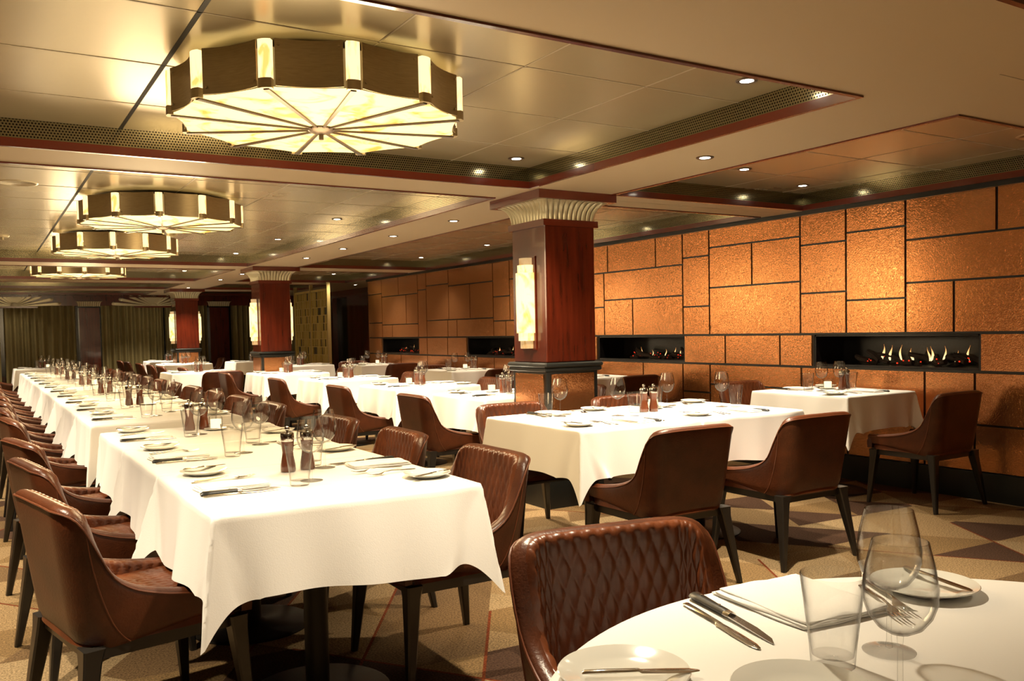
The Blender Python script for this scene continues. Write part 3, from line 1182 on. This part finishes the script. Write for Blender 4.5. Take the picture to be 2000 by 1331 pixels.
def cloth_mesh(w_, d_, drop, seed, joint=(False, False), wallside=False, xj=(False, False)):
    """square cloth over a table. joint: near/far sides meet another table; xj: the same for the two x sides."""
    rg = random.Random(seed)
    hw, hd = w_/2, d_/2
    nt_, ne = 40, 18

    def axis(h):
        return [-h-drop*(1-k/ne) for k in range(ne)]+[-h+2*h*k/nt_ for k in range(nt_+1)]+[h+drop*(k+1)/ne for k in range(ne)]
    S, T = axis(hw), axis(hd)
    phs = [rg.uniform(0, 6.28) for _ in range(8)]
    amp = [rg.uniform(.5, 1.4) for _ in range(4)]
    flat = [xj[0], xj[1] or wallside, joint[0], joint[1]]   # side order -x +x -y +y
    top = .752
    VAL = [radians(rg.uniform(24, 34)) for _ in range(4)]
    OUT = [radians(rg.uniform(5, 8)) for _ in range(4)]

    def polar(ci, e_main, a_, sm, so):
        """corner cone: fabric angle phi from the perpendicular of the main side; returns (along, out, down) for r=1"""
        phi = math.atan2(a_, e_main)
        val = VAL[ci]
        w = max(0, (phi+val)/(pi/4+val))
        g1 = OUT[ci] if not flat[sm] else radians(1.0)      # leaning out of the main side
        g2 = OUT[ci] if not flat[so] else radians(1.0)
        if flat[sm] and not flat[so]:
            g2 *= 2.6
        if flat[so] and not flat[sm]:
            g1 *= 2.6
        be = -val*(1-w)+g2*w**1.3
        ga = g1*w**2.2+radians(3)*sin(pi*min(1, w))*(0 if flat[sm] else 1)
        v = Vector((sin(be), sin(ga), -cos(be)*cos(ga)))
        return v.normalized()
    vs = []
    for s in S:
        for t in T:
            es, et = abs(s)-hw, abs(t)-hd
            gs, gt = (1 if s > 0 else -1), (1 if t > 0 else -1)
            sx_ = 0 if s < 0 else 1
            sy_ = 2 if t < 0 else 3
            ci = (0 if s < 0 else 1)+(0 if t < 0 else 2)
            if es <= 1e-9 and et <= 1e-9:
                z = top+.0008*sin(s*9+phs[4])*sin(t*8+phs[5])
                if min(-es, -et) < 1e-6:
                    z -= .003
                vs.append((s, t, z))
                continue
            # main side: the one with the larger overhang
            if es >= et:
                e, a_, sm, so, hm, hs, main_x = es, et, sx_, sy_, hw, hd, True
                along = t
            else:
                e, a_, sm, so, hm, hs, main_x = et, es, sy_, sx_, hd, hw, False
                along = s
            phi = math.atan2(a_, e)
            r = sqrt(e*e+a_*a_)
            rr = max(0, e-.005)
            if phi > -VAL[ci]:
                v = polar(ci, e, a_, sm, so)
                out = v.y*r+min(e, .005)
                al = hs+v.x*r
                z = top-.003+v.z*r
            else:
                out = min(e, .005)
                al = hs+a_
                z = top-.003-rr
            # gentle sway of the hanging cloth, fading out towards the corners and the edge of the top
            fade = sstep(0, .16, -a_+.02) if a_ < .02 else 0
            if not flat[sm]:
                out += e*fade*(.05+.10*amp[sm]*(.5+.5*sin(along*10+phs[sm])) + .03*sin(along*23+phs[sm+4]))
                z += e*fade*.06*sin(along*6+phs[7])
            g_al = gt if main_x else gs
            g_out = gs if main_x else gt
            if main_x:
                vs.append((g_out*(hw+out), g_al*al, z))
            else:
                vs.append((g_al*al, g_out*(hd+out), z))
    nT = len(T)
    fs = []
    for i in range(len(S)-1):
        for j in range(nT-1):
            a = i*nT+j
            # split quads along the corner diagonal
            cs, ct = (S[i]+S[i+1])/2, (T[j]+T[j+1])/2
            if abs(cs) > hw and abs(ct) > hd and cs*ct < 0:
                fs += [(a, a+nT, a+1), (a+nT, a+nT+1, a+1)]
            elif abs(cs) > hw and abs(ct) > hd:
                fs += [(a, a+nT, a+nT+1), (a, a+nT+1, a+1)]
            else:
                fs.append((a, a+nT, a+nT+1, a+1))
    m = MB()
    m.add(vs, fs)
    return m


table_p = make_table(.85, .85)
table_q = make_table(.76, .86)
table_q.name = 'dining_table'
table_r = make_table(.80, .915)
table_r.name = 'dining_table'


def table(cx, cy, w_, d_, where, seed, group, joint=(False, False), drop=.262, wallside=False, xj=(False, False)):
    place(table_p if w_ > .82 else (table_q if w_ < .78 else table_r), (cx, cy, 0), 0, 'black pedestal table under the cloth, ' + where, 'table', group[0])
    c = cloth_mesh(w_, d_, drop, seed, joint, wallside=wallside, xj=xj).build('tablecloth', 'cloth', smooth=75, loc=(cx, cy, 0))
    tag(c, 'white tablecloth hanging over ' + where, 'tablecloth', group[1])


# ------------------------------------------------------------------ tableware prototypes
ZT = .7535


def wine_profile():
    return [(.0, .001), (.033, .001), (.034, .003), (.018, .0055), (.0055, .010), (.0038, .020), (.0036, .075), (.0045, .085), (.012, .092)]


def make_wine(full=True):
    bowl = []
    P_ = [(.004, .094), (.014, .097), (.028, .105), (.039, .120), (.0455, .139), (.046, .157), (.042, .185), (.0345, .217)]
    inner = [(max(0, r-.0013), z+.0013) for r, z in P_[::-1]]
    inner[0] = (P_[-1][0]-.001, P_[-1][1])
    bowl = P_+inner[:-1]+[(0, .0985)]
    stem = [(.0, .004), (.0055, .007), (.0038, .018), (.0034, .080), (.0045, .095), (0, .095)]
    foot = [(0, .0), (.038, .0), (.0385, .0015), (.020, .004), (.005, .0075), (0, .0075)]
    if full:
        root = empty('wine_glass')
        MB().lathe(bowl, 40).build('bowl', 'glass', root, smooth=60)
        MB().lathe(stem, 14).build('stem', 'glass', root, smooth=60)
        MB().lathe(foot, 36).build('foot', 'glass', root, smooth=60)
        return root
    m = MB().lathe(bowl, 24).lathe(stem, 8).lathe(foot, 20)
    return m.build('wine_glass', 'glass', smooth=60)


def make_water():
    o = [(0, 0), (.029, 0), (.031, .002), (.033, .03), (.0455, .134), (.0450, .1355), (.0440, .134), (.0315, .031), (.0295, .017), (0, .015)]
    return MB().lathe(o, 36).build('water_glass', 'glass', smooth=50)


def blade_ring(y, w0, w1, t, z=.0):
    return [(w0, y, z), (w1, y, z), (w1, y, z+t), (w0, y, z+t)]


def make_steak(full=True):
    root = empty('steak_knife') if full else None
    h = MB()
    rings = []
    for y, hw_, t in ((0, .0085, .009), (.008, .0125, .014), (.03, .0115, .014), (.07, .0100, .013), (.105, .0095, .013), (.115, .0095, .012)):
        ring = []
        for k in range(10):
            a = 2*pi*k/10
            ring.append((hw_*cos(a), y, t/2+t/2*sin(a)))
        rings.append(ring)
    h.loft(rings)
    bl = MB()
    bl.loft([blade_ring(.128, -.008, .008, .0025, .004), blade_ring(.19, -.008, .009, .002, .003), blade_ring(.235, -.004, .008, .0015, .001), blade_ring(.252, .004, .0065, .001, .0)])
    bo = MB()
    bo.loft([[(x*1.05, y, z) for x, y_, z in rings[-1] for y in (yy,)] for yy in (.113, .121)]+[[(x*.9, .129, z) for x, y_, z in rings[-1]]])
    if full:
        h.build('handle', 'knife_handle', root)
        bl.build('blade', 'blade_steel', root, smooth=20)
        bo.build('bolster', 'steel', root)
        rv = MB()
        for y in (.03, .09):
            rv.lathe([(0, .0125), (.003, .0125), (.003, .0145), (0, .0150)], 10, (0, y, 0))
        rv.build('rivet', 'steel', root)
        return root
    o = h.build('steak_knife', 'knife_handle')
    bl.build('blade', 'blade_steel', o, smooth=20)
    return o


def make_knife(name='table_knife', L=.235):
    m = MB()
    rings = []
    for y, hw_, t in ((0, .004, .003), (.006, .0065, .0055), (.05, .006, .006), (.10, .0048, .006), (.112, .0045, .006), (.118, .008, .0035), (.17, .0095, .0025), (.215, .0085, .002), (.232, .004, .0015), (.235, .001, .001)):
        ring = []
        for k in range(8):
            a = 2*pi*k/8
            ring.append((hw_*cos(a), y*L/.235, t/2+t/2*sin(a)))
        rings.append(ring)
    m.loft(rings)
    return m.build(name, 'steel')


def make_fork():
    m = MB()
    rings = []
    for y, hw_, t, z in ((0, .005, .003, .0), (.01, .0065, .004, .0), (.06, .0045, .004, .003), (.11, .003, .003, .008), (.135, .0035, .0025, .007), (.15, .0105, .002, .003), (.162, .0125, .002, .001)):
        ring = []
        for k in range(8):
            a = 2*pi*k/8
            ring.append((hw_*cos(a), y, z+t/2+t/2*sin(a)))
        rings.append(ring)
    m.loft(rings)
    for q in range(4):
        x = -.0105+.007*q
        m.loft([[(x-.0017, .158, .001), (x+.0017, .158, .001), (x+.0017, .158, .003), (x-.0017, .158, .003)],
                [(x-.0014, .185, .002), (x+.0014, .185, .002), (x+.0014, .185, .004), (x-.0014, .185, .004)],
                [(x-.0007, .205, .007), (x+.0007, .205, .007), (x+.0007, .205, .0085), (x-.0007, .205, .0085)]])
    return m.build('fork', 'steel')


def make_plate(R=.082):
    p = [(0, .0), (R*.6, 0), (R*.64, .002), (R*.98, .0135), (R, .0150), (R*.985, .0165), (R*.70, .0085), (R*.62, .0045), (0, .004)]
    return MB().lathe(p, 48).build('bread_plate', 'china')


def make_napkin(w_=.125, l=.225):
    m = MB()
    for lay, (dx, dy, an, z0, k) in enumerate(((0, 0, 0, 0, 1.0), (.003, .004, .035, .0042, .97), (-.002, .006, -.02, .0084, .95))):
        rings = []
        for ins, z in ((.002, 0), (0, .0012), (0, .003), (.002, .0042), (.012, .0056), (.035, .0062), (.058, .0060)):
            ring = []
            hw_, hl = w_*k/2-ins, l*k/2-ins
            n = 16
            pts = [(-hw_+2*hw_*i/n, -hl) for i in range(n)]+[(hw_, -hl+2*hl*i/n) for i in range(n)]+[(hw_-2*hw_*i/n, hl) for i in range(n)]+[(-hw_, hl-2*hl*i/n) for i in range(n)]
            for x, y in pts:
                wv = .0016*sin(x*60+lay*2)*sin(y*31+lay) if z > .003 else 0
                # softened corners and slightly wavy edges
                x2 = x*(1-.03*(abs(y)/hl)**6)+.0015*sin(y*40+lay*3)
                y2 = y*(1-.02*(abs(x)/hw_)**6)+.0015*sin(x*50+lay)
                ring.append((dx+x2*cos(an)-y2*sin(an), l/2+dy+x2*sin(an)+y2*cos(an), z0+z+wv))
            rings.append(ring)
        m.loft(rings)
    return m.build('napkin', 'napkin', smooth=65)


def make_mill(full=True):
    prof = [(0, 0), (.0265, 0), (.0275, .004), (.0265, .024), (.0205, .058), (.0195, .070), (.0225, .096), (.0235, .110), (0, .110)]
    cap = [(0, .110), (.0235, .110), (.0245, .114), (.0245, .136), (.022, .141), (.006, .144), (0, .144)]
    knob = [(0, .142), (.004, .144), (.004, .147), (.0085, .151), (.0095, .156), (.008, .162), (0, .165)]
    root = empty('pepper_mill')
    MB().lathe(prof, 28).build('wooden_body', 'mill_wood', root)
    MB().lathe(cap, 28).build('steel_collar', 'steel', root)
    MB().lathe(knob, 18).build('top_knob', 'steel', root)
    return root


def make_votive():
    root = empty('votive_candle')
    MB().lathe([(0, 0), (.031, 0), (.033, .003), (.034, .066), (.0325, .067), (.031, .066), (.030, .006), (0, .005)], 32).build('glass_cup', 'glass', root)
    MB().lathe([(0, .006), (.0285, .006), (.0285, .052), (.01, .050), (0, .050)], 28).build('wax', 'candle_glow', root)
    return root


def make_saucer():
    R = .062
    return MB().lathe([(0, 0), (R*.6, 0), (R, .008), (R*.98, .0095), (R*.6, .004), (0, .0035)], 36).build('saucer', 'china')


P_wine, P_wine_s = make_wine(True), make_wine(False)
P_water = make_water()
P_steak, P_steak_s = make_steak(True), make_steak(False)
P_tk = make_knife()
P_bk = make_knife('butter_knife', .165)
P_fork = make_fork()
P_plate = make_plate()
P_nap = make_napkin()
P_mill = make_mill()
P_vot = make_votive()
P_sau = make_saucer()


def setting(ox, oy, head, where, near=True, spec=None, skip=()):
    """one place setting; local x to the diner's knife hand, y towards the table middle"""
    a = H[head]
    s = dict(steak=(.165, .02, .0, .03), knife=(.192, .03, 0, -.02), napkin=(.07, .03, 0, .04), fork=(-.10, .05, 0, .05), plate=(-.285, .13, 0, 0), butter=(-.315, .06, .0165, .25),
             water=(.165, .335, 0, 0), wine=(.105, .40, 0, 0), forkb=(-.135, .06, 0, -.06))
    if spec:
        s.update(spec)
    jit = random.Random(int((ox*13+oy*7)*100))

    def put(p, key, label, cat, group):
        if key in skip:
            return
        x, y, dz, dr = s[key]
        x += jit.uniform(-.006, .006)
        y += jit.uniform(-.006, .006)
        wx = ox+x*cos(a)-y*sin(a)
        wy = oy+x*sin(a)+y*cos(a)
        place(p, (wx, wy, ZT+dz), a+dr, label + ', ' + where, cat, group)
    put(P_steak if near else P_steak_s, 'steak', 'black-handled steak knife', 'knife', 'steak knives')
    put(P_tk, 'knife', 'plain steel table knife', 'knife', 'table knives')
    put(P_nap, 'napkin', 'folded white napkin', 'napkin', 'folded napkins')
    put(P_fork, 'fork', 'steel fork by the napkin', 'fork', 'forks beside the napkins')
    if near:
        put(P_fork, 'forkb', 'steel fork by the bread plate', 'fork', 'outer forks')
    put(P_plate, 'plate', 'white bread plate', 'plate', 'bread plates')
    put(P_bk, 'butter', 'butter knife across the bread plate', 'knife', 'butter knives')
    put(P_water, 'water', 'clear water tumbler', 'water glass', 'water tumblers')
    put(P_wine if near else P_wine_s, 'wine', 'stemmed wine glass', 'wine glass', 'wine glasses')


def centre(x, y, where, ang=0, gap=.038, candle=None):
    for k, s in ((0, -1), (1, 1)):
        place(P_mill, (x+s*gap*cos(ang), y+s*gap*sin(ang), ZT), 0, ('dark wooden salt mill, ', 'dark wooden pepper mill, ')[k]+where, 'mill', 'wooden salt and pepper mills')
    if candle:
        place(P_sau, (candle[0], candle[1], ZT), 0, 'white saucer under the votive, '+where, 'saucer', 'saucers under the votives')
        place(P_vot, (candle[0], candle[1], ZT+.0045), 0, 'lit votive candle in glass cup, '+where, 'candle', 'votive candles')


# ---- long row
RX = .968
GR = ('pedestal tables of the long row', 'white tablecloths of the long row')
OSPEC = dict(water=(.235, .31, 0, 0), wine=(.14, .30, 0, 0), steak=(.185, .0, 0, .06), knife=(.21, .03, 0, -.02), napkin=(.085, .0, 0, -.05),
             plate=(-.27, .085, 0, 0), butter=(-.30, .01, .0165, .3), fork=(-.045, .07, .004, .15), forkb=(-.10, .04, 0, .25))
row = [2.91, 3.77, 4.63]+[5.93+.86*k for k in range(11)]+[17.4]
NAMES = ['first', 'second', 'third', 'fourth', 'fifth', 'sixth', 'seventh', 'eighth', 'ninth', 'tenth', 'eleventh', 'twelfth', 'thirteenth', 'fourteenth', 'fifteenth']
for i, cy in enumerate(row):
    nm = NAMES[i]
    d_ = .84
    jn = i not in (0, 3, 14)
    jf = i not in (2, 13, 14)
    w_ = .855
    table(RX, cy, w_, .852 if (jn or jf) else .86, '%s table of the long row' % nm, 11+i, GR, (jn, jf))
    near = cy < 5.5
    setting(RX-w_/2+.012, cy+.06, '+x', 'outer side, %s long-row table' % nm, near)
    setting(RX+w_/2-.012, cy+.06, '-x', 'aisle side, %s long-row table' % nm, near, OSPEC)
    if i % 2 == 0:
        centre(RX+.02, cy+.215, '%s long-row table' % nm, .12, candle=(RX+.10, cy+.13) if i else None)
    chair(.40, cy+.05, '+x', 'brown leather armchair on outer side of the %s long-row table' % nm, 'leather armchairs along the outer side of the long row', (.20, .16, .2, .12)[i] if i < 4 else random.Random(i).uniform(.0, .16))
    chair(1.475, cy+.05, '-x', 'quilted brown leather armchair on aisle side of the %s long-row table' % nm, 'leather armchairs along the aisle side of the long row', random.Random(i+50).uniform(-.05, .05))

# ---- middle tables for two
GM = ('pedestal tables for two in the middle', 'white tablecloths of the tables for two')
for i, (x0, cy) in enumerate(((3.16, 5.95), (3.15, 7.52), (3.13, 9.34), (3.08, 11.42))):
    nm = NAMES[i]
    wh = '%s middle table for two' % nm
    table(x0+.425, cy, .85, .85, wh, 41+i, GM)
    setting(x0+.012, cy, '+x', 'aisle side, ' + wh, i == 0)
    setting(x0+.838, cy, '-x', 'inner side, ' + wh, False, OSPEC)
    centre(x0+.45, cy+.03, wh, .3, candle=(x0+.40, cy+.17))
    chair(x0-.14, cy, '+x', 'smooth-backed leather armchair on the aisle side of the '+wh, 'armchairs at the middle tables')
    chair(x0+.99, cy, '-x', 'quilted leather armchair on the inner side of the '+wh, 'armchairs at the middle tables')

# ---- table for four (two tables pushed together)
GT = ('pedestal tables in front of the column', 'white tablecloths in front of the column')
for i, cx in enumerate((2.925, 3.735)):
    wh = ('joined table nearer the long row', 'joined table nearer the copper wall')[i]
    table(cx, 3.93, .808, .92, wh, 61+i, GT, xj=(i == 1, i == 0))
    setting(cx-.02, 3.93-.45, '+y', 'front side, '+wh, True, dict(plate=(-.28, .14, 0, 0), butter=(-.30, .08, .0165, .2), wine=(.19, .42, 0, 0), water=(.26, .36, 0, 0)))
    setting(cx+.02, 3.93+.45, '-y', 'far side, '+wh, True, dict(plate=(-.26, .12, 0, 0), butter=(-.28, .05, .0165, .2), wine=(.12, .30, 0, 0), water=(.19, .26, 0, 0)))
    chair((2.84, 3.715)[i], 3.265, '+y', ('smooth-backed leather armchair facing the joined table, backrest towards the camera, nearer the long row',
                                          'smooth-backed leather armchair facing the joined table, backrest towards the camera, nearer the copper wall')[i], 'armchairs at the joined tables')
    chair((2.90, 3.80)[i], 4.50, '-y', ('quilted leather armchair across the joined table, just before the front column',
                                        'quilted leather armchair across the joined table, beside the mills')[i], 'armchairs at the joined tables')
centre(3.385, 3.97, 'joined tables before the column', -.35, .030, candle=(3.53, 4.10))

# ---- wall tables
GW = ('pedestal tables under the gas fires', 'white tablecloths under the gas fires')
for i, y0 in enumerate((3.88, 7.15, 9.72, 12.72)):
    wh = '%s table under the gas fires' % NAMES[i]
    table(5.455, y0+.425, .76, .86, wh, 71+i, GW, wallside=True)
    setting(5.43, y0+.02, '+y', 'front side, '+wh, i == 0)
    setting(5.46, y0+.84, '-y', 'far side, '+wh, i == 0)
    centre(5.66, y0+.47, wh, .2, candle=(5.57, y0+.55))
    chair(5.545, y0-.27, '+y', 'smooth-backed leather armchair on the front side of the '+wh, 'armchairs at the wall tables')
    chair(5.46, y0+1.10, '-y', 'quilted leather armchair on the far side of the '+wh, 'armchairs at the wall tables')

# ---- distant tables near the second and third columns
GD = ('distant pedestal tables', 'white tablecloths on the distant tables')
for i, (cx, cy, wh) in enumerate(((2.66, 12.85, 'distant table beside the second column'), (3.30, 17.15, 'distant table before the third column'),
                                  (3.45, 19.55, 'distant table by the far curtain'), (4.6, 17.2, 'distant table past the third column'), (4.55, 14.1, 'distant table behind the second column'))):
    table(cx, cy, .85, .85, wh, 81+i, GD)
    setting(cx-.413, cy, '+x', 'outer side, '+wh, False)
    setting(cx+.413, cy, '-x', 'inner side, '+wh, False, OSPEC)
    centre(cx+.02, cy+.05, wh, .3)
chair(2.80, 12.18, '+y', 'leather armchair with back to camera at the distant table beside the second column', 'distant armchairs')
for y in (13.9, 14.9, 15.9, 17.1, 18.6, 19.6):
    k = (13.9, 14.9, 15.9, 17.1, 18.6, 19.6).index(y)
    chair(2.76 if y > 14 else 2.9, y, '+x', 'leather armchair, %s in the distant file before the third column' % NAMES[k], 'distant armchairs')
chair(4.3, 19.5, '-x', 'leather armchair at the far curtain behind the third column', 'distant armchairs')

# ------------------------------------------------------------------ round table in the foreground
FX, FY, FR = 1.125, .50, .688
t = empty('round_table', (FX, FY, 0))
tag(t, 'round pedestal table closest to the camera under white cloth', 'table')
MB().lathe([(0, .722), (FR-.01, .722), (FR-.008, .745), (0, .745)], 64).build('tabletop', 'dark_wood', t)
MB().lathe([(0, .02), (.05, .02), (.05, .72), (0, .72)], 24).build('column_post', 'black_metal', t)
MB().lathe([(0, 0), (.32, 0), (.32, .01), (.06, .02), (0, .02)], 40).build('base', 'black_metal', t)
m = MB()
rings = []
n = 120
for k, (r, z, a_) in enumerate(((.001, .752, 0), (.3, .752, 0), (.6, .752, 0), (FR-.012, .752, 0), (FR-.003, .750, 0), (FR, .744, .0), (FR+.004, .70, .004), (FR+.010, .62, .014), (FR+.016, .52, .024))):
    rings.append([((r+a_*sin(11*2*pi*i/n+1))*cos(2*pi*i/n), (r+a_*sin(11*2*pi*i/n+1))*sin(2*pi*i/n), z) for i in range(n)])
m.loft(rings, cap=False)
tag(m.build('tablecloth', 'cloth', loc=(FX, FY, 0), smooth=60), 'white round tablecloth on the round table closest to the camera', 'tablecloth')
chair(1.215, 1.37, '-y', 'quilted leather armchair drawn up to the round table closest to the camera', 'armchair at the round table', -.17)


def fg(p, x, y, dz, rz, label, cat, group=None):
    place(p, (x, y, ZT+dz), rz, label, cat, group)


def aim(x0, y0, x1, y1):
    return math.atan2(-(x1-x0), y1-y0)


fg(P_steak, 1.100, 1.175, 0, aim(1.100, 1.18, 1.040, .915), 'black-handled steak knife with steel rivets, round table, beside the big napkin', 'knife', 'steak knives')
fg(P_tk, 1.062, 1.155, 0, aim(1.062, 1.155, 1.012, .955), 'plain steel table knife, round table, outside the riveted steak knife', 'knife', 'table knives')
P_big = make_napkin(.20, .235)
P_big.name = 'napkin'
fg(P_big, 1.245, 1.165, 0, pi-.10, 'large folded white napkin on the round table beside the riveted knife', 'napkin')
fg(P_water, 1.043, .823, 0, 0, 'clear water tumbler on the round table in front of napkin', 'water glass', 'water tumblers')
fg(P_wine, 1.158, .812, 0, 0, 'tall wine glass on the round table behind the tumbler', 'wine glass', 'wine glasses')
fg(P_wine, 1.00, .685, 0, 0, 'wine glass on the round table closest to the lens, foot out of frame', 'wine glass', 'wine glasses')
P_bp = make_plate(.094)
fg(P_bp, 1.480, .965, 0, 0, 'white bread plate on the round table, beside the far rim', 'plate', 'bread plates')
fg(P_bk, 1.530, 1.04, .0165, aim(1.53, 1.04, 1.50, .915), 'butter knife resting on the bread plate at the far rim of the round table', 'knife', 'butter knives')
fg(P_fork, 1.44, 1.06, .001, aim(1.44, 1.06, 1.335, .90), 'steel fork on the round table behind the tall wine glass', 'fork', 'forks on the round table')
fg(P_fork, 1.405, 1.045, .001, aim(1.405, 1.045, 1.30, .89), 'second steel fork on the round table, tines beside the napkin', 'fork', 'forks on the round table')
fg(P_bp, .762, .955, 0, 0, 'white bread plate at the near rim of the round table', 'plate', 'bread plates')
fg(P_bp, .92, .775, 0, 0, 'white bread plate in front of the tumbler on the round table', 'plate', 'bread plates')
fg(P_bk, .70, .97, .0165, aim(.70, .97, .82, .90), 'butter knife resting on the near plate of the round table', 'knife', 'butter knives')

# prototypes that were never placed are removed
for o in list(bpy.data.objects):
    if o.parent is None and o.type in ('EMPTY', 'MESH') and 'category' not in o and o.get('kind') is None:
        for ch in list(o.children_recursive):
            bpy.data.objects.remove(ch)
        bpy.data.objects.remove(o)
